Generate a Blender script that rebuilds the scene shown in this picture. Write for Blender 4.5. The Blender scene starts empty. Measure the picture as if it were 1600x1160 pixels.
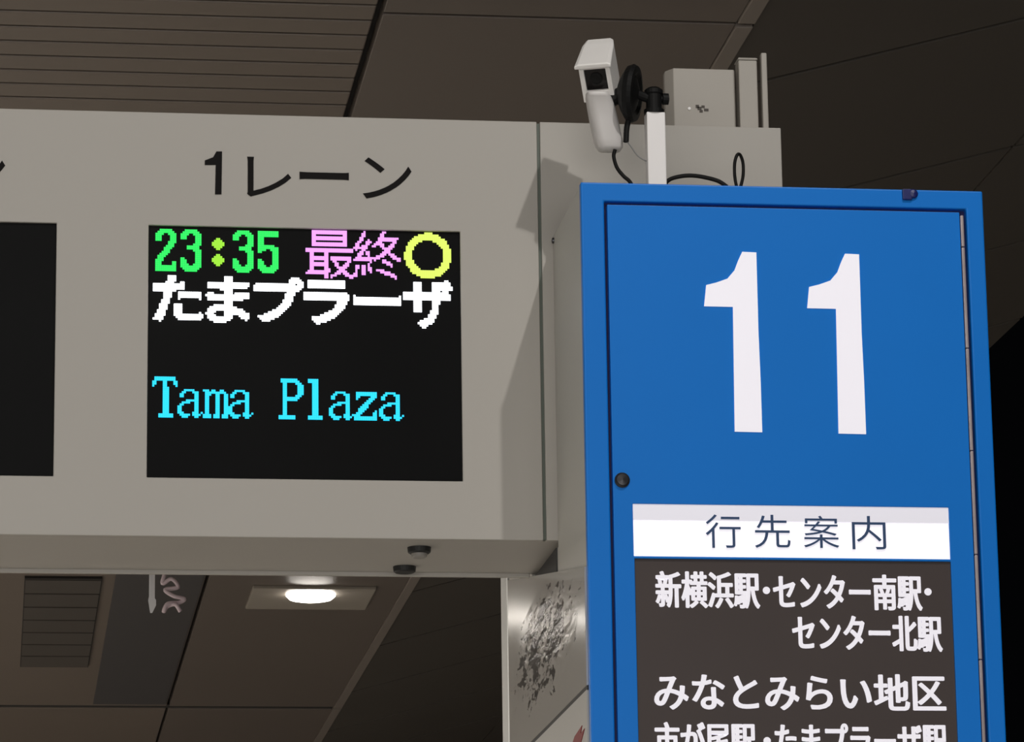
import bpy, bmesh, math, random
from mathutils import Vector, Matrix

random.seed(7)
SC = bpy.context.scene
COL = SC.collection

# ------------------------------------------------------------------ camera
F_PX, PITCH, YAW, ROLL = 6050.0, 0.2323703875674654, 0.13426817188321666, -0.014527127174371051
EYE = Vector((0.0, 0.0, 1.6))
_right = Vector((math.cos(YAW), -math.sin(YAW), 0))
_fwd = Vector((math.sin(YAW) * math.cos(PITCH), math.cos(YAW) * math.cos(PITCH), math.sin(PITCH)))
_up = _right.cross(_fwd)
R_ = _right * math.cos(ROLL) + _up * math.sin(ROLL)
U_ = -_right * math.sin(ROLL) + _up * math.cos(ROLL)
cam_data = bpy.data.cameras.new('camera')
cam_data.sensor_fit = 'HORIZONTAL'
cam_data.sensor_width = 36.0
cam_data.lens = 36.0 * F_PX / 1600.0
cam_data.clip_start, cam_data.clip_end = 0.05, 200
cam = bpy.data.objects.new('camera', cam_data)
COL.objects.link(cam)
cam.matrix_world = Matrix(((R_.x, U_.x, -_fwd.x, EYE.x), (R_.y, U_.y, -_fwd.y, EYE.y), (R_.z, U_.z, -_fwd.z, EYE.z), (0, 0, 0, 1)))
SC.camera = cam

# ------------------------------------------------------------------ world, lights, exposure
world = bpy.data.worlds.new('night')
SC.world = world
world.use_nodes = True
world.node_tree.nodes['Background'].inputs[0].default_value = (0.6, 0.65, 0.8, 1)
world.node_tree.nodes['Background'].inputs[1].default_value = 0.0015

SC.view_settings.view_transform = 'Standard'
SC.view_settings.look = 'None'
SC.view_settings.gamma = 1.0
SC.view_settings.use_curve_mapping = False
SC.view_settings.exposure = 0.0


def light(name, kind, loc, target, energy, color, **kw):
    d = bpy.data.lights.new(name, kind)
    d.energy = energy
    d.color = color
    for k, v in kw.items():
        setattr(d, k, v)
    o = bpy.data.objects.new(name, d)
    COL.objects.link(o)
    o.location = loc
    o.rotation_euler = (Vector(target) - Vector(loc)).to_track_quat('-Z', 'Y').to_euler()
    return o


_k = 9.0   # mast floodlight of the bus bay, up and slightly to the right behind the viewer
KEY = Vector((0.8655 + 0.0885 * _k, 5.6 - 0.305 * _k, 3.235 + 0.288 * _k))
light('floodlight', 'SPOT', KEY, (0.7, 5.9, 2.95), 228, (1.0, 0.965, 0.92), spot_size=1.2, spot_blend=0.4, shadow_soft_size=0.035)
# added frontal fill light behind the viewer, no known source there
light('front_fill', 'AREA', (-1.5, -6.0, 1.4), (0.3, 6.0, 2.6), 345, (1.0, 0.97, 0.93), shape='RECTANGLE', size=9.0, size_y=2.2)
# added fill lights, unseen: they shine on pale paving that throws light back up
light('floor_bounce_fill', 'AREA', (-4.6, 9.5, 3.7), (-4.6, 9.5, 0), 505, (1.0, 0.93, 0.84), shape='RECTANGLE', size=0.4, size_y=9.0)
light('overhead_fill', 'AREA', (-1.0, 0.5, 5.2), (-1.0, 0.5, 0), 155, (1.0, 0.95, 0.88), shape='RECTANGLE', size=3.0, size_y=2.0)  # added fill overhead, invented to brighten the fronts and the floor
light('far_bounce_fill', 'AREA', (-4.6, 17.5, 3.7), (-4.6, 17.5, 0), 420, (1.0, 0.92, 0.82), shape='RECTANGLE', size=0.4, size_y=6.0)  # added to brighten the deep end of the ceiling


# ------------------------------------------------------------------ helpers
def ray(px, py):
    return R_ * ((px - 800) / F_PX) - U_ * ((py - 580) / F_PX) + _fwd


def atY(px, py, Y):
    d = ray(px, py)
    return EYE + d * (Y / d.y)


def atZ(px, py, Z):
    d = ray(px, py)
    return EYE + d * ((Z - EYE.z) / d.z)


def tag(o, label, cat, group=None):
    o['label'] = label
    o['category'] = cat
    if group:
        o['group'] = group
    return o


def thing(name, label, cat, loc=(0, 0, 0), group=None):
    o = bpy.data.objects.new(name, None)
    o.empty_display_size = 0.05
    COL.objects.link(o)
    o.location = loc
    return tag(o, label, cat, group)


def link_mesh(name, me, mat, parent=None, bevel=0.0, seg=2, smooth=False):
    if mat is not None:
        for m in (mat if isinstance(mat, (list, tuple)) else [mat]):
            me.materials.append(m)
    if smooth:
        for p in me.polygons:
            p.use_smooth = True
    o = bpy.data.objects.new(name, me)
    COL.objects.link(o)
    if parent is not None:
        o.parent = parent
        pw = parent.location
        if parent.parent is not None:
            pw = pw + parent.parent.location
        o.matrix_parent_inverse = Matrix.Identity(4)
        o.location = -Vector(pw)
    if bevel > 0:
        b = o.modifiers.new('bevel', 'BEVEL')
        b.width = bevel
        b.segments = seg
        b.limit_method = 'ANGLE'
        b.angle_limit = math.radians(40)
        b.harden_normals = False
    return o


def obj(name, bm, mat, parent=None, **kw):
    bmesh.ops.recalc_face_normals(bm, faces=bm.faces[:])
    me = bpy.data.meshes.new(name)
    bm.to_mesh(me)
    bm.free()
    return link_mesh(name, me, mat, parent, **kw)


def box(bm, x0, x1, y0, y1, z0, z1):
    v = [bm.verts.new(p) for p in ((x0, y0, z0), (x1, y0, z0), (x1, y1, z0), (x0, y1, z0), (x0, y0, z1), (x1, y0, z1), (x1, y1, z1), (x0, y1, z1))]
    for f in ((0, 3, 2, 1), (4, 5, 6, 7), (0, 1, 5, 4), (1, 2, 6, 5), (2, 3, 7, 6), (3, 0, 4, 7)):
        bm.faces.new([v[i] for i in f])


def box_bm(*a):
    bm = bmesh.new()
    box(bm, *a)
    return bm


def plate(bm, x0, x1, z0, z1, y0, y1, holes=()):
    """slab facing -Y between y0 (front) and y1, with rectangular through holes (hx0,hx1,hz0,hz1)"""
    xs = sorted({x0, x1, *[h[0] for h in holes], *[h[1] for h in holes]})
    zs = sorted({z0, z1, *[h[2] for h in holes], *[h[3] for h in holes]})
    V = {}

    def v(i, j, y):
        if (i, j, y) not in V:
            V[(i, j, y)] = bm.verts.new((xs[i], y, zs[j]))
        return V[(i, j, y)]
    solid = {}
    for i in range(len(xs) - 1):
        for j in range(len(zs) - 1):
            cx, cz = (xs[i] + xs[i + 1]) / 2, (zs[j] + zs[j + 1]) / 2
            solid[(i, j)] = not any(h[0] < cx < h[1] and h[2] < cz < h[3] for h in holes)
    for (i, j), s in solid.items():
        if not s:
            continue
        bm.faces.new([v(i, j, y0), v(i + 1, j, y0), v(i + 1, j + 1, y0), v(i, j + 1, y0)])
        bm.faces.new([v(i, j, y1), v(i, j + 1, y1), v(i + 1, j + 1, y1), v(i + 1, j, y1)])
        for (di, dj, a, b) in ((-1, 0, (i, j), (i, j + 1)), (1, 0, (i + 1, j + 1), (i + 1, j)), (0, -1, (i + 1, j), (i, j)), (0, 1, (i, j + 1), (i + 1, j + 1))):
            if not solid.get((i + di, j + dj), False):
                bm.faces.new([v(*a, y0), v(*b, y0), v(*b, y1), v(*a, y1)])


def poly_prism(bm, pts, d):
    """closed polygon of 3D points extruded along vector d"""
    d = Vector(d)
    a = [bm.verts.new(p) for p in pts]
    b = [bm.verts.new(Vector(p) + d) for p in pts]
    bm.faces.new(a)
    bm.faces.new(b[::-1])
    n = len(pts)
    for i in range(n):
        bm.faces.new([a[i], b[i], b[(i + 1) % n], a[(i + 1) % n]])


def frame_axes(axis):
    a = Vector(axis).normalized()
    t = Vector((0, 0, 1)) if abs(a.z) < 0.9 else Vector((0, 1, 0))
    u = t.cross(a).normalized()
    return a, u, a.cross(u)


def lathe(bm, origin, axis, prof, n=28):
    """profile = [(distance along axis, radius)]"""
    o = Vector(origin)
    a, u, w = frame_axes(axis)
    rings = []
    for (t, r) in prof:
        rings.append([bm.verts.new(o + a * t + (u * math.cos(2 * math.pi * k / n) + w * math.sin(2 * math.pi * k / n)) * max(r, 1e-5)) for k in range(n)])
    for p, q in zip(rings, rings[1:]):
        for k in range(n):
            bm.faces.new([p[k], p[(k + 1) % n], q[(k + 1) % n], q[k]])
    bm.faces.new(rings[0][::-1])
    bm.faces.new(rings[-1])


def spline(pts, n=10):
    P = [Vector(p) for p in pts]
    P = [P[0] * 2 - P[1]] + P + [P[-1] * 2 - P[-2]]
    out = []
    for i in range(1, len(P) - 2):
        for k in range(n):
            t = k / n
            a, b, c, d = P[i - 1:i + 3]
            out.append(0.5 * ((2 * b) + (c - a) * t + (2 * a - 5 * b + 4 * c - d) * t * t + (3 * b - a - 3 * c + d) * t ** 3))
    out.append(P[-2])
    return out


def tube(bm, pts, r, n=10, sm=10):
    P = spline(pts, sm) if sm else [Vector(p) for p in pts]
    rings = []
    u = None
    for i, p in enumerate(P):
        t = (P[min(i + 1, len(P) - 1)] - P[max(i - 1, 0)]).normalized()
        if u is None:
            u = frame_axes(t)[1]
        u = (u - t * u.dot(t)).normalized()
        w = t.cross(u)
        rings.append([bm.verts.new(p + (u * math.cos(2 * math.pi * k / n) + w * math.sin(2 * math.pi * k / n)) * r) for k in range(n)])
    for p, q in zip(rings, rings[1:]):
        for k in range(n):
            bm.faces.new([p[k], p[(k + 1) % n], q[(k + 1) % n], q[k]])
    bm.faces.new(rings[0][::-1])
    bm.faces.new(rings[-1])


def loft(bm, rings):
    R = [[bm.verts.new(p) for p in r] for r in rings]
    n = len(R[0])
    for p, q in zip(R, R[1:]):
        for k in range(n):
            bm.faces.new([p[k], p[(k + 1) % n], q[(k + 1) % n], q[k]])
    bm.faces.new(R[0][::-1])
    bm.faces.new(R[-1])


def rounded(c, u, w, hx, hz, r, n=5):
    """rounded rectangle ring about c in the plane of u, w"""
    out = []
    for (sx, sz, a0) in ((1, 1, 0), (-1, 1, 90), (-1, -1, 180), (1, -1, 270)):
        for k in range(n):
            a = math.radians(a0 + 90 * k / (n - 1))
            out.append(c + u * (sx * (hx - r) + r * math.cos(a)) + w * (sz * (hz - r) + r * math.sin(a)))
    return out


# ------------------------------------------------------------------ materials
def mat(name, color, rough=0.5, metal=0.0, var=0.06, scale=8.0, emit=None, estr=0.0, bump=0.0, bscale=40.0, spec=0.5):
    m = bpy.data.materials.new(name)
    m.use_nodes = True
    nt = m.node_tree
    b = nt.nodes['Principled BSDF']
    b.inputs['Roughness'].default_value = rough
    b.inputs['Metallic'].default_value = metal
    b.inputs['Specular IOR Level'].default_value = spec
    tc = nt.nodes.new('ShaderNodeTexCoord')
    nz = nt.nodes.new('ShaderNodeTexNoise')
    nz.inputs['Scale'].default_value = scale
    nz.inputs['Detail'].default_value = 4
    nt.links.new(tc.outputs['Object'], nz.inputs['Vector'])
    mx = nt.nodes.new('ShaderNodeMix')
    mx.data_type = 'RGBA'
    nt.links.new(nz.outputs['Fac'], mx.inputs[0])
    mx.inputs[6].default_value = (*[c * (1 - var) for c in color], 1)
    mx.inputs[7].default_value = (*[min(1, c * (1 + var)) for c in color], 1)
    nt.links.new(mx.outputs[2], b.inputs['Base Color'])
    if emit:
        b.inputs['Emission Color'].default_value = (*emit, 1)
        b.inputs['Emission Strength'].default_value = estr
    if bump:
        n2 = nt.nodes.new('ShaderNodeTexNoise')
        n2.inputs['Scale'].default_value = bscale
        n2.inputs['Detail'].default_value = 3
        nt.links.new(tc.outputs['Object'], n2.inputs['Vector'])
        bp = nt.nodes.new('ShaderNodeBump')
        bp.inputs['Strength'].default_value = bump
        bp.inputs['Distance'].default_value = 0.01
        nt.links.new(n2.outputs['Fac'], bp.inputs['Height'])
        nt.links.new(bp.outputs['Normal'], b.inputs['Normal'])
    return m


M = dict(
    cabinet=mat('cabinet_paint', (0.395, 0.375, 0.345), 0.5, var=0.02, scale=3),
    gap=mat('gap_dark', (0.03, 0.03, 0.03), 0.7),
    seam=mat('seam_sealant', (0.10, 0.12, 0.10), 0.6),
    screen=mat('screen_black', (0.0055, 0.0057, 0.006), 0.4, var=0.3, scale=4, spec=0.05),
    ink=mat('black_lettering', (0.006, 0.005, 0.005), 0.6, spec=0.1),
    blue=mat('blue_paint', (0.003, 0.180, 0.66), 0.4, var=0.04, scale=6, spec=0.25),
    navy=mat('navy_gap', (0.004, 0.006, 0.09), 0.6),
    signside=mat('sign_side_paint', (0.50, 0.49, 0.455), 0.5, var=0.03, scale=4),
    lit=mat('lit_white_acrylic', (0.72, 0.71, 0.76), 0.4, var=0.01, emit=(0.93, 0.90, 1.0), estr=0.40, spec=0.2),
    header=mat('lit_header_acrylic', (0.75, 0.74, 0.78), 0.4, var=0.01, emit=(0.96, 0.93, 1.0), estr=0.62, spec=0.2),
    headshade=mat('header_top_shade', (0.7, 0.7, 0.75), 0.4, var=0.01, emit=(0.85, 0.82, 0.95), estr=0.34),
    destpanel=mat('dark_destination_panel', (0.065, 0.052, 0.050), 0.4, var=0.1, scale=5, spec=0.25),
    headerink=mat('header_ink', (0.02, 0.06, 0.16), 0.5),
    hinge=mat('hinge_metal', (0.42, 0.36, 0.37), 0.4, metal=0.4, var=0.5, scale=14),
    white=mat('white_paint', (0.85, 0.83, 0.83), 0.4, var=0.02),
    housing=mat('camera_housing', (0.84, 0.82, 0.80), 0.4, var=0.03, scale=20),
    housing_grey=mat('camera_lower_housing', (0.60, 0.58, 0.57), 0.4, var=0.03, scale=20),
    black=mat('black_plastic', (0.005, 0.005, 0.005), 0.6, spec=0.2),
    glass=mat('dark_window_glass', (0.006, 0.005, 0.005), 0.1, spec=0.3),
    cable=mat('black_cable', (0.005, 0.005, 0.005), 0.6, spec=0.2),
    wire=mat('grey_wire', (0.2, 0.2, 0.2), 0.5),
    boxpaint=mat('junction_box_paint', (0.38, 0.355, 0.32), 0.5, var=0.03, scale=9),
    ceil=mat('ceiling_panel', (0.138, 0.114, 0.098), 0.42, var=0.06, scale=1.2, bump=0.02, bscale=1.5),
    slat=mat('ceiling_slat', (0.165, 0.135, 0.112), 0.42, var=0.08, scale=2.0),
    edge=mat('ceiling_edge_strip', (0.20, 0.172, 0.15), 0.45, var=0.06),
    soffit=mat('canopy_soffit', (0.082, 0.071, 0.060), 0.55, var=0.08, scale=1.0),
    backing=mat('ceiling_backing', (0.012, 0.010, 0.009), 0.8),
    floor=mat('paving', (0.50, 0.48, 0.45), 0.6, var=0.1, scale=2),
    vent=mat('louver_dark', (0.085, 0.075, 0.066), 0.5, spec=0.2),
    ceilreflect=mat('dark_reflection_paint', (0.080, 0.075, 0.077), 0.4, spec=0.3),
    fixture=mat('fixture_plate', (0.30, 0.27, 0.23), 0.5),
    lamp=mat('lamp_lens', (0.9, 0.9, 0.9), 0.4, emit=(1.0, 0.93, 0.85), estr=14.0),
    bracket=mat('bracket_steel', (0.85, 0.85, 0.88), 0.4),
    pinkish=mat('pinkish_coil', (0.66, 0.54, 0.58), 0.5),
    red=mat('red_mark', (0.22, 0.012, 0.012), 0.5, spec=0.2),
    rubber=mat('black_rubber', (0.008, 0.008, 0.008), 0.6),
    lockmetal=mat('lock_metal', (0.05, 0.05, 0.055), 0.3, metal=0.6),
    latch=mat('latch_navy', (0.008, 0.014, 0.11), 0.4, var=0.6, scale=60),
    greycap=mat('grommet_cap', (0.26, 0.245, 0.225), 0.5),
)


def led(name, c, s):
    return mat(name, (0.02, 0.02, 0.02), 0.6, var=0.0, emit=c, estr=s)


M['led_green'] = led('led_green', (0.008, 0.48, 0.065), 1.9)
M['led_amber'] = led('led_yellow_green', (0.20, 0.48, 0.02), 1.8)
M['led_pink'] = led('led_pink', (0.55, 0.22, 0.62), 1.9)
M['led_lime'] = led('led_lime', (0.42, 0.54, 0.075), 1.9)
M['led_white'] = led('led_white', (0.93, 0.96, 1.0), 3.0)
M['led_cyan'] = led('led_cyan', (0.006, 0.42, 0.62), 1.9)


def steel_film():
    """brushed steel cheek under a wrinkled film, with dark grey-blue reflections painted in as patches"""
    m = bpy.data.materials.new('wrinkled_steel')
    m.use_nodes = True
    nt = m.node_tree
    b = nt.nodes['Principled BSDF']
    b.inputs['Metallic'].default_value = 0.4
    b.inputs['Roughness'].default_value = 0.15
    L = nt.links.new
    tc = nt.nodes.new('ShaderNodeTexCoord')
    sep = nt.nodes.new('ShaderNodeSeparateXYZ')
    L(tc.outputs['Object'], sep.inputs[0])
    n1 = nt.nodes.new('ShaderNodeTexNoise')
    n1.inputs['Scale'].default_value = 24
    n1.inputs['Detail'].default_value = 6
    n1.inputs['Roughness'].default_value = 0.65
    mp = nt.nodes.new('ShaderNodeMapping')
    mp.inputs['Scale'].default_value = (1.0, 0.55, 1.9)
    L(tc.outputs['Object'], mp.inputs[0])
    L(mp.outputs[0], n1.inputs['Vector'])

    def math_(op, a, bb=None):
        n = nt.nodes.new('ShaderNodeMath')
        n.operation = op
        for i, q in enumerate((a, bb)):
            if q is None:
                continue
            if isinstance(q, (int, float)):
                n.inputs[i].default_value = q
            else:
                L(q, n.inputs[i])
        return n.outputs[0]
    # painted reflections lie in an elongated patch: centre (y 6.13, z 2.635)
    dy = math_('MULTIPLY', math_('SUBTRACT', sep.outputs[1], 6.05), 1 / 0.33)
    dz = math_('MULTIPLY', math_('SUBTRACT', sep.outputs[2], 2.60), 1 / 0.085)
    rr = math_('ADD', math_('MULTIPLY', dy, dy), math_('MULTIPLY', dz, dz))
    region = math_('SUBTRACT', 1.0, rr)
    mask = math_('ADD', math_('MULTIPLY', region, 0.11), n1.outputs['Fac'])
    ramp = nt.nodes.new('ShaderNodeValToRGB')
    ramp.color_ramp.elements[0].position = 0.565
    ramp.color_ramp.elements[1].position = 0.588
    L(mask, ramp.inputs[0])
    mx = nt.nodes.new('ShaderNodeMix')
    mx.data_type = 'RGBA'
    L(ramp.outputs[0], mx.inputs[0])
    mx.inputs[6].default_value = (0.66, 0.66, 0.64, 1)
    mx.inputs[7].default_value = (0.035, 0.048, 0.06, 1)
    L(mx.outputs[2], b.inputs['Base Color'])
    n2 = nt.nodes.new('ShaderNodeTexNoise')
    n2.inputs['Scale'].default_value = 22
    n2.inputs['Detail'].default_value = 4
    L(mp.outputs[0], n2.inputs['Vector'])
    bp = nt.nodes.new('ShaderNodeBump')
    bp.inputs['Strength'].default_value = 0.2
    bp.inputs['Distance'].default_value = 0.01
    wide = math_('MAXIMUM', math_('ADD', region, 0.25), 0.0)
    L(math_('MULTIPLY', n2.outputs['Fac'], wide), bp.inputs['Height'])
    L(bp.outputs['Normal'], b.inputs['Normal'])
    return m


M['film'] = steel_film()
M['lowersheet'] = mat('lower_cheek_sheet', (0.40, 0.395, 0.375), 0.35, metal=0.2, var=0.05)
M['edgetrim'] = mat('corner_trim', (0.60, 0.61, 0.60), 0.4, metal=0.3, var=0.1)


# ------------------------------------------------------------------ lettering
def glyph_mesh(text, offset):
    cu = bpy.data.curves.new('lettering', 'FONT')
    cu.body = text
    cu.size = 1.0
    cu.offset = offset
    cu.resolution_u = 5
    cu.dimensions = '2D'
    cu.fill_mode = 'FRONT'
    t = bpy.data.objects.new('lettering', cu)
    COL.objects.link(t)
    dg = bpy.context.evaluated_depsgraph_get()
    dg.update()
    me = bpy.data.meshes.new_from_object(t.evaluated_get(dg))
    V = [v.co.copy() for v in me.vertices]
    Fc = [list(p.vertices) for p in me.polygons]
    bpy.data.objects.remove(t)
    bpy.data.curves.remove(cu)
    bpy.data.meshes.remove(me)
    return V, Fc


def lettering(runs, Y, name, material, parent, depth=0.0012, bold=0.0):
    """runs = [(text, px0, py0, px1, py1, offset)]: each run fills its own rectangle on the plane y = Y"""
    bm = bmesh.new()
    for (text, x0, y0, x1, y1, off) in runs:
        V, Fc = glyph_mesh(text, off)
        mnx, mxx = min(v.x for v in V), max(v.x for v in V)
        mny, mxy = min(v.y for v in V), max(v.y for v in V)
        mx_, my_ = (x0 + x1) / 2, (y0 + y1) / 2
        X0, X1 = atY(x0, my_, Y).x, atY(x1, my_, Y).x
        Z0, Z1 = atY(mx_, y1, Y).z, atY(mx_, y0, Y).z
        # heavy strokes: the outline is laid down several times, each a hair to one side
        rx, rz = bold * 0.055, bold * 0.030
        for n, (sx, sz) in enumerate(((0, 0), (1, 0), (-1, 0), (0, 1), (0, -1), (.7, .7), (-.7, .7), (.7, -.7), (-.7, -.7)) if bold else ((0, 0),)):
            yy = Y - 0.00004 * n
            X0b, X1b, Z0b, Z1b = X0 + rx, X1 - rx, Z0 + rz, Z1 - rz
            vs = [bm.verts.new((X0b + sx * rx + (v.x - mnx) / (mxx - mnx) * (X1b - X0b), yy, Z0b + sz * rz + (v.y - mny) / (mxy - mny) * (Z1b - Z0b))) for v in V]
            for f in Fc:
                try:
                    bm.faces.new([vs[i] for i in f])
                except ValueError:
                    pass
    bmesh.ops.remove_doubles(bm, verts=bm.verts[:], dist=1e-6)
    r = bmesh.ops.extrude_face_region(bm, geom=bm.faces[:])
    bmesh.ops.translate(bm, verts=[g for g in r['geom'] if isinstance(g, bmesh.types.BMVert)], vec=(0, -depth, 0))
    return obj(name, bm, material, parent)


def stroke_prism(bm, pixels, Y, d):
    pts = [atY(px, py, Y) for px, py in pixels]
    poly_prism(bm, pts, (0, d, 0))




def bitmap(ch, off, x0, x1, y0, y1):
    """24 x 24 dot pattern of a character whose outline fills x0..x1, y0..y1 of the dot grid"""
    V, Fc = glyph_mesh(ch, off)
    mnx, mxx = min(v.x for v in V), max(v.x for v in V)
    mny, mxy = min(v.y for v in V), max(v.y for v in V)
    Q = [((v.x - mnx) / (mxx - mnx) * (x1 - x0) + x0, (mxy - v.y) / (mxy - mny) * (y1 - y0) + y0) for v in V]
    T = []
    for f in Fc:
        for k in range(1, len(f) - 1):
            T.append((Q[f[0]], Q[f[k]], Q[f[k + 1]]))
    hits = {}
    for (a, b, c) in T:
        lo_x, hi_x = min(a[0], b[0], c[0]), max(a[0], b[0], c[0])
        lo_y, hi_y = min(a[1], b[1], c[1]), max(a[1], b[1], c[1])
        for i in range(max(0, int(lo_x * 4) - 1), min(95, int(hi_x * 4) + 1) + 1):
            for j in range(max(0, int(lo_y * 4) - 1), min(95, int(hi_y * 4) + 1) + 1):
                px, py = (i + .5) / 4, (j + .5) / 4
                d1 = (b[0] - a[0]) * (py - a[1]) - (b[1] - a[1]) * (px - a[0])
                d2 = (c[0] - b[0]) * (py - b[1]) - (c[1] - b[1]) * (px - b[0])
                d3 = (a[0] - c[0]) * (py - c[1]) - (a[1] - c[1]) * (px - c[0])
                if (d1 >= 0 and d2 >= 0 and d3 >= 0) or (d1 <= 0 and d2 <= 0 and d3 <= 0):
                    hits[(i, j)] = 1
    grid = [[0] * 24 for _ in range(24)]
    for (i, j) in hits:
        grid[j // 4][i // 4] += 1
    return [[1 if n > 7.2 else 0 for n in row] for row in grid]


KANA = {
    'た': (.028, 0, 23.5, 0, 23), 'ま': (.024, 1.5, 22.5, 0, 23), 'プ': (.036, 0.5, 24, 0, 22.5), 'ラ': (.036, 0, 22.5, 1, 23),
    'ー': (.008, 0, 23, 8.5, 13), 'ザ': (.028, 0, 24, 0, 24), '最': (0, 0, 23.6, 0, 24), '終': (0, 0, 23.6, 0, 24),
}


def art(s):
    return [[1 if ch == '#' else 0 for ch in row] for row in s.split()]


HALF = {
    '2': '''............ ............ ...######... ..########.. .####..####. .###....###. .###....###. .###....###. .......####. .......###.. ......####.. .....####... .....###.... ....####.... ...####..... ..####...... ..###....... .####....... .###.....##. .###.....##. .##########. .##########. .##########. ............''',
    '3': '''............ ............ ...######... ..########.. .####..####. .###....###. .###....###. ........###. ........###. .......####. ....######.. ....######.. .......####. ........###. ........###. ........###. .##.....###. .###....###. .###....###. .####..####. .##########. ..########.. ...######... ............''',
    '5': '''............ ............ .##########. .##########. .##########. .###........ .###........ .###........ .###........ .########... .##########. .####..####. .##.....###. ........###. ........###. ........###. .##.....###. .###....###. .###....###. .####..####. .##########. ..########.. ...######... ............''',
    ':': '''............ ............ ............ ............ ............ ............ .....##..... ....####.... ...######... ...######... ....####.... .....##..... ............ ............ .....##..... ....####.... ...######... ...######... ....####.... .....##..... ............ ............ ............''',
    'T': '''............ ............ .##########. .##########. ##...##...## ##...##...## #....##....# .....###.... .....###.... .....###.... .....###.... .....###.... .....###.... .....###.... .....###.... .....###.... .....###.... .....###.... .....###.... .....###.... ...#######.. ...#######.. ............ ............''',
    'a': '''............ ............ ............ ............ ............ ............ ............ ............ ...#####.... ..##...###.. .##.....##.. .##.....##.. ........##.. ....######.. ..####..##.. .##.....##.. ##......##.. ##......##.. ##......##.. ###....###.# .#####.####. ..###...##.. ............ ............''',
    'P': '''............ ............ .########... .#########.. ..##....###. ..##.....### ..##.....### ..##.....### ..##.....### ..##.....### ..##....###. ..########.. ..#######... ..##........ ..##........ ..##........ ..##........ ..##........ ..##........ ..##........ ########.... ########.... ............ ............''',
    'l': '''............ ............ ..#####..... ..#####..... ....###..... ....###..... ....###..... ....###..... ....###..... ....###..... ....###..... ....###..... ....###..... ....###..... ....###..... ....###..... ....###..... ....###..... ....###..... ....###..... ..#######... ..#######... ............ ............''',
    'z': '''............ ............ ............ ............ ............ ............ ............ ............ .##########. .##########. .##.....###. .#.....###.. ......###... .....###.... ....###..... ...####..... ..####...... ..###.....#. .###.....##. ###......##. ###########. ###########. ............ ............''',
}
HALF['m'] = ' '.join(['............'] * 8 + ['###.##..##..', '.##########.', '.###..##..##'] + ['.##...##..##'] * 9 + ['####.###.###', '####.###.###', '............', '............'])

PITCH_X = 0.079 / 24
PITCH_Z = 0.0787 / 24
CAB_Y = 5.905          # front of the display cabinet
SCREEN_X, SCREEN_TOP = 0.2245, 3.2365


def led_mesh(cells, name, material, parent):
    """cells = [(col, row)] of the dot grid; every dot is a small raised lens"""
    bm = bmesh.new()
    h = PITCH_X * 0.49
    hz = PITCH_Z * 0.49
    y0, y1 = CAB_Y + 0.0055, CAB_Y + 0.0035
    for (c, r) in cells:
        x = SCREEN_X + (c + 2.0 + 0.5) * PITCH_X
        z = SCREEN_TOP - 0.0040 - (r + 0.5) * PITCH_Z
        a = [bm.verts.new((x + sx * h, y0, z + sz * hz)) for sx, sz in ((-1, -1), (1, -1), (1, 1), (-1, 1))]
        b = [bm.verts.new((x + sx * h * .8, y1, z + sz * hz * .8)) for sx, sz in ((-1, -1), (1, -1), (1, 1), (-1, 1))]
        bm.faces.new(b)
        for k in range(4):
            bm.faces.new([a[k], a[(k + 1) % 4], b[(k + 1) % 4], b[k]])
    return obj(name, bm, material, parent)


def cells_of(grid, c0, r0):
    return [(c0 + c, r0 + r) for r, row in enumerate(grid) for c, q in enumerate(row) if q]


def half_line(s, c0, r0):
    out = []
    for i, ch in enumerate(s):
        if ch != ' ':
            out += cells_of(art(HALF[ch]), c0 + 12 * i, r0)
    return out


# ------------------------------------------------------------------ setting: floor, ceiling, canopy
H = 4.0
XA, XB = 0.7105, 1.4445


def structure(o):
    o['kind'] = 'structure'
    return o


structure(obj('floor', box_bm(-9, 9, -9, 24, -0.1, 0.0), M['floor']))

# smooth ceiling panels between the two long joints, and beyond the slats
JY = (5.75, 7.093, 11.55, 16.27, 20.4)


def joint(v):
    return 0.045 if v > 16 else 0.008


bm = bmesh.new()
for a, b in zip(JY, JY[1:]):
    box(bm, XA + 0.006, XB - 0.034, a + joint(a), b - joint(b), H, H + 0.03)
structure(obj('ceiling', bm, M['ceil'], bevel=0.002))
bm = bmesh.new()
for a, b in zip(JY[1:], JY[2:]):
    if a > 8:
        for xa, xb in ((-3.6, -1.5), (-1.5, XA)):
            box(bm, xa + 0.006, xb - 0.006, a + joint(a), b - joint(b), H + 0.0005, H + 0.03)
structure(obj('ceiling', bm, M['slat'], bevel=0.002))
# slatted ceiling field to the left
bm = bmesh.new()
y = 5.76
while y < 11.5:
    box(bm, -3.6, XA - 0.010, y, y + 0.079, H, H + 0.02)
    y += 0.0925
structure(obj('ceiling', bm, M['slat'], bevel=0.003))
bm = box_bm(-3.6, XB, 5.75, 20.4, H + 0.031, H + 0.06)
box(bm, -3.6, XB - 0.035, JY[3] - 0.044, JY[3] + 0.044, H + 0.006, H + 0.0305)
structure(obj('ceiling', bm, M['backing']))
# edge strip of the flat ceiling
bm = bmesh.new()
for a, b in zip(JY, JY[1:]):
    box(bm, XB - 0.033, XB + 0.002, a + 0.012, b - 0.012, H - 0.004, H + 0.05)
structure(obj('trim_1', bm, M['edge'], bevel=0.002))
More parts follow.
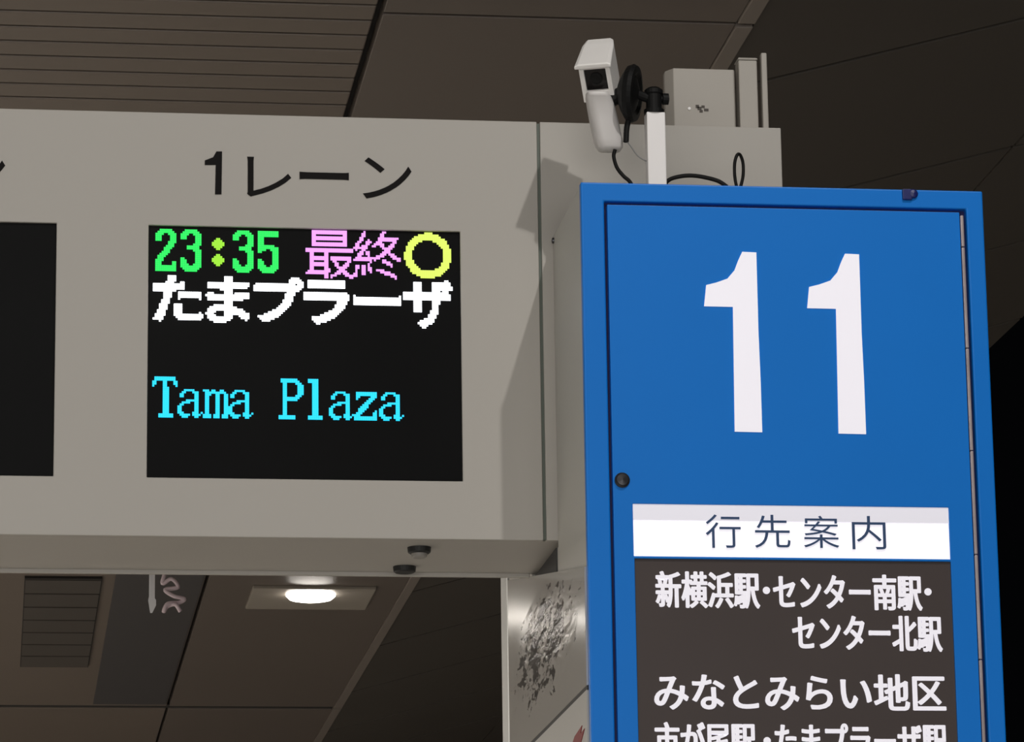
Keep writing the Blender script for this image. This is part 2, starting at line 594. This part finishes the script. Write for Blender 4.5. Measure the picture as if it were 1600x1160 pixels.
# canopy soffit rising to the right, panel by panel, up to its open edge against the night
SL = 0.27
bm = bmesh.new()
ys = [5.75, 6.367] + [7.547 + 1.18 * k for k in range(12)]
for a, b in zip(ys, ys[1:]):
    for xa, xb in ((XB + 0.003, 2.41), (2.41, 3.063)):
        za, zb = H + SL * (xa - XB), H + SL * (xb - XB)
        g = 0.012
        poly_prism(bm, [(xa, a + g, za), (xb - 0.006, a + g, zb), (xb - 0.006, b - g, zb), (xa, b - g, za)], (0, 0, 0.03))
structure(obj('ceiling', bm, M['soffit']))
bm = bmesh.new()
poly_prism(bm, [(XB, 5.75, H + 0.032), (3.06, 5.75, H + SL * (3.06 - XB) + 0.032), (3.06, 20.4, H + SL * (3.06 - XB) + 0.032), (XB, 20.4, H + 0.032)], (0, 0, 0.05))
structure(obj('ceiling', bm, M['backing']))

# ------------------------------------------------------------------ display cabinet
cab = thing('display_cabinet', 'long light grey overhead cabinet with black lane screens, held above the bay', 'display cabinet', (0.2, 6.05, 2.738))
CZ0, CZ1, CY1 = 2.738, 3.4228, 6.205
s1 = (SCREEN_X - 0.001, 0.7175, 2.8308, 3.2372)
s0 = (-0.4155, 0.0795, 2.8308, 3.2372)
bm = bmesh.new()
plate(bm, -1.15, 0.8435, CZ0, CZ1, CAB_Y, CAB_Y + 0.012, [s1, s0])
obj('front_panel', bm, M['cabinet'], cab, bevel=0.0012)
bm = bmesh.new()
box(bm, -1.149, 1.2425, CAB_Y + 0.0165, CY1, CZ0 + 0.001, CZ1 - 0.001)
box(bm, -1.149, 0.862, CY1 - 0.008, CY1, CZ0 - 0.006, CZ0 + 0.002)      # drip lip along the back
obj('cabinet_body', bm, M['cabinet'], cab, bevel=0.002)
obj('end_panel', box_bm(0.8485, 1.2430, CAB_Y, CAB_Y + 0.0165, CZ0, CZ1), M['cabinet'], cab, bevel=0.0012)
obj('seam_seal', box_bm(0.8430, 0.8490, CAB_Y + 0.004, CAB_Y + 0.0163, CZ0 + 0.002, CZ1 - 0.002), M['seam'], cab)
on = obj('led_screen', box_bm(s1[0] - 0.004, s1[1] + 0.004, CAB_Y + 0.0055, CAB_Y + 0.016, s1[2] - 0.004, s1[3] + 0.004), M['screen'], cab)
on['label'] = 'lit screen with a departure in coloured dots'
off = obj('led_screen', box_bm(s0[0] - 0.004, s0[1] + 0.004, CAB_Y + 0.0055, CAB_Y + 0.016, s0[2] - 0.004, s0[3] + 0.004), M['screen'], cab)
off['label'] = 'blank black screen at the left edge'
# row 0: 23:35 in green, last-bus mark in pink, ring in lime; row 1 white kana; row 3 cyan Latin
for t, c0 in (('23', 0), ('35', 37)):   # two halves of the clock time
    o = led_mesh(half_line(t, c0, -2), 'led_time', M['led_green'], on); o['label'] = 'green dot digits %s' % t
o = led_mesh(cells_of(art(HALF[':']), 25, -2), 'led_colon', M['led_amber'], on); o['label'] = 'yellow green dot colon'
o = led_mesh(cells_of(bitmap('最', *KANA['最']), 73, -1) + cells_of(bitmap('終', *KANA['終']), 96, -1), 'led_text', M['led_pink'], on); o['label'] = 'pink dot characters'
ring = [(120.5 + c, -1 + r) for r in range(24) for c in range(24) if 7.6 <= math.hypot(c - 11.2, r - 11.2) <= 11.4]
o = led_mesh(ring, 'led_ring', M['led_lime'], on); o['label'] = 'lime yellow dot ring'
w = []
for i, ch in enumerate('たまプラーザ'):
    w += cells_of(bitmap(ch, *KANA[ch]), int(round(i * 24.1)), 23)
o = led_mesh(w, 'led_text', M['led_white'], on); o['label'] = 'white dot kana'
for t, c0 in (('Tama', 0), ('Plaza', 60)):
    o = led_mesh(half_line(t, c0, 71), 'led_text', M['led_cyan'], on); o['label'] = 'cyan dot letters reading %s' % t
# painted lane lettering
o = lettering([('レ', 386, 246, 455, 308, 0.004), ('ー', 468, 269.5, 545, 281, 0.0), ('ン', 567, 247, 643, 311, 0.004)], CAB_Y, 'lane_lettering', M['ink'], cab)
bm = bmesh.new()
stroke_prism(bm, [(320, 251), (333, 246), (338, 237), (347, 237), (346, 304), (336, 304), (337, 258), (320, 258)], CAB_Y, -0.0012)
obj('lane_numeral', bm, M['ink'], cab)
o = lettering([('レ', 386 - 636, 239, 455 - 636, 300, 0.004), ('ー', 468 - 636, 261, 545 - 636, 273, 0.0), ('ン', 567 - 636, 238, 8, 300, 0.004)], CAB_Y, 'lane_lettering', M['ink'], cab)
# rubber grommets in the underside
for (px, py) in ((655, 857), (632, 887)):
    p = atZ(px, py, CZ0)
    bm = bmesh.new()
    lathe(bm, (p.x, p.y, CZ0 + 0.002), (0, 0, -1), [(0, 0.019), (0.009, 0.018), (0.011, 0.015), (0.011, 0.0)])
    gr = obj('grommet', bm, M['rubber'], cab)
p = atZ(655, 857, CZ0)
bm = bmesh.new()
lathe(bm, (p.x, p.y, CZ0 - 0.008), (0, 0, -1), [(0, 0.013), (0.006, 0.012), (0.008, 0.009), (0.008, 0)])
obj('grommet_cap', bm, M['greycap'], cab)

# ------------------------------------------------------------------ blue stop sign on its steel pillar
SX0, SX1, SY, STOP = 0.8665, 1.4920, 5.6, 3.2350
sign = thing('bus_stop_sign', 'tall blue illuminated stop sign numbered 11 with grey steel sides, beside the overhead cabinet', 'bus stop sign', (1.179, 6.0, 0))
# sheet body: profile in depth and height, drawn out across the width
prof = [(5.617, 0.0), (6.49, 0.0), (6.49, 3.28), (6.212, 3.28), (6.212, 2.728), (5.9035, 2.728), (5.9035, 3.232), (5.617, 3.232)]
bm = bmesh.new()
poly_prism(bm, [(0.8665, yy, zz) for yy, zz in prof], (0.6255, 0, 0))
obj('side_body', bm, M['signside'], sign, bevel=0.0015)
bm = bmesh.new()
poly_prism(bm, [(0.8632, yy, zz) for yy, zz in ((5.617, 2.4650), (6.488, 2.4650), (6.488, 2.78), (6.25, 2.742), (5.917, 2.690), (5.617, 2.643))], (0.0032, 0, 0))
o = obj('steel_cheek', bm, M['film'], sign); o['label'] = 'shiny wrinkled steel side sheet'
bm = bmesh.new()
poly_prism(bm, [(0.8632, yy, zz) for yy, zz in ((5.617, 0.08), (6.488, 0.08), (6.488, 2.4585), (5.617, 2.4585))], (0.0032, 0, 0))
o = obj('lower_cheek', bm, M['lowersheet'], sign); o['label'] = 'grey lower side sheet'
obj('cheek_gap', box_bm(0.8640, 0.8662, 5.617, 6.488, 2.4580, 2.4655), M['gap'], sign)
bm = bmesh.new()
box(bm, 0.8625, 1.4930, 6.491, 6.575, 0.0, 3.28)
obj('rear_trim', bm, M['edgetrim'], sign, bevel=0.004)
bm = bmesh.new()
poly_prism(bm, [(0.8622, yy, zz) for yy, zz in ((5.74, 2.4060), (5.665, 2.4120), (5.68, 2.4020), (5.64, 2.4040), (5.70, 2.380), (5.80, 2.370), (5.79, 2.39))], (0.0012, 0, 0))
o = obj('red_mark', bm, M['red'], sign); o['label'] = 'red painted mark'
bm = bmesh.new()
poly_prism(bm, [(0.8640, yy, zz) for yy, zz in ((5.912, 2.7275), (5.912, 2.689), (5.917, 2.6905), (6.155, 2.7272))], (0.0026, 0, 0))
o = obj('shadow_patch', bm, M['gap'], sign); o['label'] = 'shadow painted dark under the cabinet end'  # contact shadow of the cabinet, put on the side face as a dark sheet
# screw at the back of the side face
bm = bmesh.new()
lathe(bm, (0.8664, 5.893, 3.222), (-1, 0, 0), [(0, 0.005), (0.003, 0.0045), (0.004, 0.0)], 14)
obj('screw', bm, M['lockmetal'], sign)
# blue front frame with the door in it
D0, D1, DT = 0.9060, 1.4545, 3.2000
bm = bmesh.new()
plate(bm, SX0 - 0.0005, SX1 + 0.0005, 0.02, STOP, SY, 5.6165, [(D0 - 0.0045, 1.4655, 0.9, DT + 0.0055)])
obj('front_frame', bm, M['blue'], sign, bevel=0.0025, seg=3)
obj('door_gap', box_bm(D0 - 0.006, 1.467, 5.6130, 5.6168, 0.89, DT + 0.007), M['navy'], sign)
HD = (0.9355, 1.4185, 2.6570, 2.7365)
DP = (0.9365, 1.4185, 1.05, 2.6535)
bm = bmesh.new()
plate(bm, D0, D1, 0.905, DT, SY - 0.0005, 5.6125, [HD, DP])
door = obj('door', bm, M['blue'], sign, bevel=0.0018, seg=3)
bm = bmesh.new()
z = 0.905
k = 0
while z < DT - 0.02:
    z2 = min(z + 0.16, DT - 0.004)
    box(bm, 1.4552, 1.4600, SY - 0.003, 5.612, z, z2 - 0.0015)
    z = z2
obj('piano_hinge', bm, M['hinge'], sign, bevel=0.001)
bm = bmesh.new()
lathe(bm, (0.9200, SY + 0.001, 2.7718), (0, -1, 0), [(0, 0.0115), (0.004, 0.0115), (0.006, 0.0085), (0.008, 0.0085), (0.009, 0.0)], 24)
lk = obj('lock', bm, M['lockmetal'], door)
bm = bmesh.new()
bx = Vector((1.3765, SY, 3.2265))
box(bm, bx.x - 0.011, bx.x + 0.004, SY - 0.005, SY + 0.001, bx.z - 0.009, bx.z + 0.008)
lathe(bm, (bx.x + 0.006, SY - 0.001, bx.z + 0.001), (0, -1, 0), [(0, 0.008), (0.004, 0.007), (0.006, 0.0)], 10)
o = obj('latch', bm, M['latch'], sign, bevel=0.0015); o['label'] = 'small dark latch on the top rail'
# numerals cut as lit shapes
one = [(1261, 482), (1264, 449), (1280, 445), (1297, 439), (1308, 426), (1314, 410), (1320, 397), (1342, 398), (1346, 520), (1350, 600), (1353, 679), (1310, 678), (1308, 580), (1306, 483)]
for dx, dy in ((0, 0), (-161, -3)):
    bm = bmesh.new()
    stroke_prism(bm, [(x + dx - (1 if dx else 0) * (y - 482) * 0.006, y + dy) for x, y in one], SY - 0.0005, -0.0015)
    obj('numeral', bm, M['lit'], door)
hp = obj('header_panel', box_bm(HD[0] - 0.003, HD[1] + 0.003, 5.6035, 5.6120, HD[2] - 0.001, HD[3] + 0.002), M['header'], sign)
hp['label'] = 'lit white strip headed with black characters'
obj('shade_strip', box_bm(HD[0], HD[1], 5.6015, 5.6036, HD[3] - 0.024, HD[3]), M['headshade'], hp)  # dimmer strip puts the shade along the header's top into the colour


def z5(x, y):
    return 960 + x * 0.375, 760 + y * 0.375


def run(t, a, b, c, d, off):
    x0, y0 = z5(a, b)
    x1, y1 = z5(c, d)
    return (t, x0, y0, x1, y1, off)


HY = 5.6015
o = lettering([run('行', 380, 119, 526, 258, -0.004), run('先', 584, 120, 732, 258, -0.004), run('案', 788, 124, 935, 258, -0.004), run('内', 990, 125, 1130, 264, -0.004)], HY, 'header_lettering', M['headerink'], hp)
dp = obj('destination_panel', box_bm(DP[0] - 0.003, DP[1] + 0.003, 5.6035, 5.6120, DP[2] - 0.002, DP[3] + 0.001), M['destpanel'], sign)
dp['label'] = 'dark panel listing destinations in white'


def dot(bm, x, y, r):
    cx, cy = z5(x, y)
    c = atY(cx, cy, 5.6035)
    lathe(bm, c, (0, -1, 0), [(0, r), (0.0012, r)], 16)


for spec, dots in (
    ([run('新横浜駅', 170, 356, 606, 510, 0.021), run('センター南駅', 660, 368, 1282, 518, 0.021)], [(633, 435), (1306, 441)]),
    ([run('センター北駅', 740, 540, 1366, 690, 0.021)], []),
    ([run('みなとみらい地区', 165, 782, 1380, 935, 0.024)], []),
    ([run('市が尾駅', 168, 984, 590, 1134, 0.021), run('たまプラーザ駅', 668, 990, 1386, 1142, 0.021)], [(636, 1062)]),
):
    for part in spec:
        lettering([part[:5] + (0.004,)], 5.6035, 'destination_lettering', M['lit'], dp, bold=0.025)
    for d in dots:
        bm = bmesh.new()
        dot(bm, d[0], d[1], 0.0056)
        obj('middle_dot', bm, M['lit'], dp)

# ------------------------------------------------------------------ security camera on its white post
CY = 5.705
pb = atY(1026, 283, CY)
camr = thing('security_camera', 'white box security camera on a short white post, fixed atop the blue sign', 'security camera', (pb.x, CY, 3.2353))
p0, p1 = atY(1009, 200, CY), atY(1038, 200, CY)
ztop = atY(1023, 178, CY).z
obj('post', box_bm(p0.x, p1.x, CY - 0.012, CY + 0.014, 3.2353, ztop), M['white'], camr, bevel=0.002)
# black pan joint on the post
c = atY(1023, 178, CY)
bm = bmesh.new()
lathe(bm, (c.x - 0.001, CY, c.z), (0, 0, 1), [(0, 0.016), (0.006, 0.016), (0.007, 0.0125), (0.030, 0.0125), (0.032, 0.0145), (0.038, 0.0145), (0.042, 0.009), (0.043, 0)], 20)
k = atY(1041, 155, CY)
lathe(bm, (c.x, CY, k.z), (1, 0, 0), [(0, 0.005), (0.012, 0.005), (0.013, 0.009), (0.022, 0.009), (0.024, 0.0)], 14)
obj('pan_joint', bm, M['black'], camr)
# black dished mounting disc
dc = atY(985, 146, CY)
ax = Vector((0.92, -0.36, -0.12)).normalized()
bm = bmesh.new()
lathe(bm, dc - ax * 0.018, ax, [(0, 0.017), (0.006, 0.030), (0.014, 0.043), (0.022, 0.046), (0.028, 0.043), (0.029, 0.034), (0.025, 0.028), (0.030, 0.013), (0.034, 0.0)], 32)
tube(bm, [atY(948, 160, CY + 0.01), dc - ax * 0.012], 0.012, 14, 0)
tube(bm, [dc + ax * 0.008, Vector((c.x - 0.014, CY, k.z + 0.002)), Vector((c.x - 0.002, CY, k.z))], 0.0075, 12, 6)
sb = atY(978, 222, CY)
tube(bm, [dc + Vector((0.002, 0, -0.03)), atY(980, 196, CY), sb], 0.0045, 10, 6)
obj('mount_disc', bm, M['black'], camr)
# head: short box housing tipped steeply down and a little to the left
Fv = Vector((-0.0165, -0.045, -0.046)).normalized()
Rv = Vector((-Fv.y, Fv.x, 0)).normalized()
Uv = Rv.cross(Fv)
if Uv.z < 0:
    Uv = -Uv
fc = atY(931.5, 127, CY - 0.013)      # centre of the front face
HW, HH = 0.0248, 0.0300


def P(r, u, f):
    return fc + Rv * r + Uv * u + Fv * f


bm = bmesh.new()
w0, w1, u0, u1 = -0.0170, 0.0172, -0.0165, 0.0205
# front face as a frame around the window, walls back to the rear
outer = [(-HW, -HH - 0.006), (HW, -HH - 0.006), (HW, HH), (-HW, HH)]
inner = [(w0, u0), (w1, u0), (w1, u1), (w0, u1)]
vo = [bm.verts.new(P(r, u, 0)) for r, u in outer]
vi = [bm.verts.new(P(r, u, 0)) for r, u in inner]
vb = [bm.verts.new(P(r, u, -0.006)) for r, u in inner]
vr = [bm.verts.new(P(r * 0.94, u * (0.9 if u < 0 else 1), -0.072)) for r, u in outer]
for k in range(4):
    n = (k + 1) % 4
    bm.faces.new([vo[k], vo[n], vi[n], vi[k]])
    bm.faces.new([vi[k], vi[n], vb[n], vb[k]])
    bm.faces.new([vo[k], vr[k], vr[n], vo[n]])
bm.faces.new(vb)
bm.faces.new(vr[::-1])
hs = obj('housing', bm, M['housing'], camr, bevel=0.0012)
bm = bmesh.new()
poly_prism(bm, [P(r, u, -0.0055) for r, u in inner], Fv * 0.0012)
o = obj('window', bm, M['glass'], hs); o['label'] = 'dark glass window'
bm = bmesh.new()
lathe(bm, P(0.0, 0.003, -0.0043), Fv, [(0, 0.010), (0.0015, 0.010), (0.002, 0.007), (0.001, 0.0)], 20)
obj('lens', bm, M['black'], hs)
bm = bmesh.new()
hood = []
for f, hw, dz in ((0.010, HW + 0.0042, 0.0), (0.008, HW + 0.0042, 0.001), (-0.060, HW + 0.0005, 0.002), (-0.079, HW - 0.003, 0.001)):
    hood.append([P(-hw, HH - 0.003 + dz, f), P(hw, HH - 0.003 + dz, f), P(hw, HH + 0.001 + dz, f), P(hw * .80, HH + 0.004 + dz, f), P(-hw * .80, HH + 0.004 + dz, f), P(-hw, HH + 0.001 + dz, f)])
loft(bm, hood)
obj('sunshield', bm, M['housing'], hs, bevel=0.0012)
# rounded lower housing that hangs below the window
bm = bmesh.new()
rings = []
for (px, py, hx, hy, dy) in ((933, 146, .0170, .014, -0.005), (935, 153, .0195, .018, 0.003), (939, 168, .0212, .021, 0.013), (944, 192, .0218, .022, 0.021), (950, 220, .0215, .022, 0.027), (952.5, 231, .0202, .0205, 0.029), (953, 236, .0165, .017, 0.029)):
    c0 = atY(px, py, CY + dy)
    rings.append(rounded(c0, Vector((1, 0, 0)), Vector((0, 1, 0.1)).normalized(), hx, hy, min(hx, hy) * 0.62))
loft(bm, rings)
obj('lower_housing', bm, M['housing_grey'], camr, smooth=True)
# cables of the camera
bm = bmesh.new()
tube(bm, [atY(961, 234, CY + .012), atY(959, 245, CY + .012), atY(964, 262, CY + .005), atY(974, 275, CY), atY(984, 284, CY), atY(992, 300, CY), atY(994, 318, CY)], 0.0030, 10)
obj('camera_cable', bm, M['cable'], camr, smooth=True)
bm = bmesh.new()
tube(bm, [sb + Vector((0, 0, 0.004)), atY(985, 228, CY), atY(996, 243, CY), atY(1006, 250, CY), Vector((p0.x + .001, CY, atY(1008, 252, CY).z))], 0.0011, 8)
obj('thin_wire', bm, M['wire'], camr, smooth=True)

# loose cable ends on top of the sign
bm = bmesh.new()
tube(bm, [atY(1034, 293, 5.74), atY(1046, 281, 5.74), atY(1062, 276, 5.74), atY(1080, 274.5, 5.74), atY(1100, 277, 5.74), atY(1122, 283, 5.74), atY(1136, 292, 5.74)], 0.0033, 10)
tag(obj('cable', bm, M['cable'], None, smooth=True), 'black cable lying in a flat arch beside the white camera post', 'cable', None)
bm = bmesh.new()
tube(bm, [atY(1151, 293, 5.75), atY(1148, 275, 5.75), atY(1148, 255, 5.75), atY(1152, 242, 5.752), atY(1157, 243, 5.756), atY(1161, 256, 5.76), atY(1161, 275, 5.76), atY(1157, 293, 5.76)], 0.0026, 10)
tag(obj('cable', bm, M['cable'], None, smooth=True), 'black cable standing up in a narrow upright loop above the blue sign', 'cable', None)

# ------------------------------------------------------------------ boxes on the cabinet top
ZT = CZ1
BY = 5.95
a, b = atY(1053, 150, BY), atY(1148, 150, BY)
zt = atY(1100, 108, BY).z
jb = thing('junction_box', 'squat grey junction box with a worn label, on the cabinet behind the camera', 'junction box', ((a.x + b.x) / 2, BY, ZT))
bm = bmesh.new()
box(bm, a.x - 0.0115, b.x - 0.001, BY + 0.0205, BY + 0.034, ZT, zt - 0.001)
obj('case', bm, M['boxpaint'], jb, bevel=0.001)
bm = bmesh.new()
poly_prism(bm, [(a.x - 0.0115, BY + 0.020, ZT + 0.0005), (a.x, BY, ZT + 0.0005), (b.x - 0.001, BY, ZT + 0.0005), (b.x + 0.001, BY + 0.003, ZT + 0.0005), (b.x + 0.001, BY + 0.020, ZT + 0.0005)], (0, 0, zt - ZT))
obj('lid', bm, M['boxpaint'], jb, bevel=0.0015)
bm = bmesh.new()
for (x0, y0, x1, y1) in ((1087, 164, 1092, 169), (1090, 167, 1096, 172), (1096, 165, 1101, 169), (1100, 170, 1107, 174), (1093, 172, 1098, 176)):
    q0, q1 = atY(x0, y1, BY), atY(x1, y0, BY)
    box(bm, q0.x, q1.x, BY - 0.0006, BY + 0.001, q0.z, q1.z)
o = obj('worn_label', bm, M['vent'], jb)
q = atY(1077, 170, BY)
bm = bmesh.new()
lathe(bm, (q.x, BY + 0.0005, q.z), (0, -1, 0), [(0, 0.003), (0.002, 0.0025), (0.0025, 0)], 12)
obj('screw', bm, M['white'], jb)
a, b = atY(1155, 150, BY), atY(1184, 150, BY)
zt = atY(1170, 91, BY).z
bm = bmesh.new()
box(bm, a.x, b.x, BY - 0.002, BY + 0.028, ZT, zt - 0.004)
box(bm, a.x - 0.001, b.x + 0.001, BY - 0.004, BY + 0.030, zt - 0.004, zt)
tag(obj('conduit_box', bm, M['boxpaint'], None, bevel=0.002), 'narrow upright grey conduit box right of the squat junction box', 'conduit')
a, b = atY(1190, 150, BY), atY(1199, 150, BY)
zt = atY(1194, 84, BY).z
bm = bmesh.new()
box(bm, a.x, b.x, BY - 0.006, BY + 0.008, ZT, zt)
box(bm, a.x, b.x + 0.002, BY + 0.003, BY + 0.03, ZT, ZT + 0.004)
tag(obj('upright_plate', bm, M['boxpaint'], None, bevel=0.0025), 'thin pale upright plate, tallest and rightmost piece on the cabinet', 'bracket')

# ------------------------------------------------------------------ ceiling fittings beyond the cabinet
lf = thing('ceiling_light', 'bright oval ceiling lamp on a long pale plate beyond the cabinet', 'ceiling light', (1.09, 13.57, H))
bm = bmesh.new()
poly_prism(bm, [(0.878, 13.34, H - 0.012), (1.312, 13.34, H - 0.012), (1.312, 13.76, H - 0.012), (0.878, 13.76, H - 0.012)], (0, 0, 0.014))
obj('plate', bm, M['fixture'], lf, bevel=0.004)
bm = bmesh.new()
lathe(bm, (1.088, 13.44, H - 0.006), (0, 0, -1), [(0, 0.088), (0.013, 0.087), (0.024, 0.075), (0.030, 0.045), (0.032, 0)], 28)
o = obj('lamp', bm, M['lamp'], lf, smooth=True)

# the next lamp of the same row, mirrored in the steel cheek
l2 = lf.copy()
COL.objects.link(l2)
l2.location = (-0.30, 13.95, H)
l2['label'] = 'ceiling lamp further left, out past the louvred vent'
for ch in list(lf.children):
    c2 = ch.copy()
    COL.objects.link(c2)
    c2.parent = l2
for q in (lf, l2):
    q['group'] = 'ceiling lamps of the walkway'

bm = bmesh.new()
box(bm, 0.085, 0.35, 13.2, 15.15, H - 0.008, H + 0.002)
vt = thing('ceiling_vent', 'dark louvred vent panel set in the ceiling at lower left', 'vent', (0.22, 14.2, H))
obj('frame', bm, M['backing'], vt)
for k in range(7):
    y0 = 13.22 + k * 0.275
    obj('louver', box_bm(0.088, 0.347, y0, y0 + 0.25, H - 0.012, H - 0.0075), M['vent'], vt)
tag(obj('ceiling_reflection', box_bm(0.395, XA - 0.012, 13.0, 16.15, H - 0.006, H + 0.0002), M['ceilreflect'], None, bevel=0.002), 'dark reflection painted as a flat panel in the ceiling right of the vent', 'painted reflection')  # dark reflection in the glossy ceiling, built as a darker slab
hb = thing('hanging_bracket', 'pale hanging bracket with a pinkish coil, hung from the ceiling behind the cabinet', 'bracket', (0.355, 9.0, H))
bz = atY(240, 958, 9.0).z
x0 = atY(233, 920, 9.0).x
x1 = atY(242, 920, 9.0).x
bm = bmesh.new()
poly_prism(bm, [(x0, 9.0, H + 0.002), (x1, 9.0, H + 0.002), (x1, 9.0, bz + 0.035), (x1 + 0.003, 9.0, bz + 0.03), (x1 + 0.003, 9.0, bz + 0.018), (x0 + 0.008, 9.0, bz), (x0 + 0.003, 9.0, bz), (x0 - 0.002, 9.0, bz + 0.03), (x0, 9.0, bz + 0.04)], (0, 0.004, 0))
obj('bar', bm, M['bracket'], hb)
bm = bmesh.new()
pts = [(256, 838), (258, 890), (254, 912), (268, 905), (278, 918), (258, 922), (272, 932), (288, 936), (280, 942), (262, 944), (256, 956), (262, 948), (274, 945), (282, 956)]
tube(bm, [atY(px, py, 9.0 + 0.004 * (i % 3)) for i, (px, py) in enumerate(pts)], 0.0050, 8, 6)
tube(bm, [atY(256, 842, 9.0), Vector((atY(256, 842, 9.0).x, 9.0, H + 0.002))], 0.0035, 8, 0)
o = obj('coil', bm, M['pinkish'], hb, smooth=True); o['label'] = 'pinkish twisted coil'
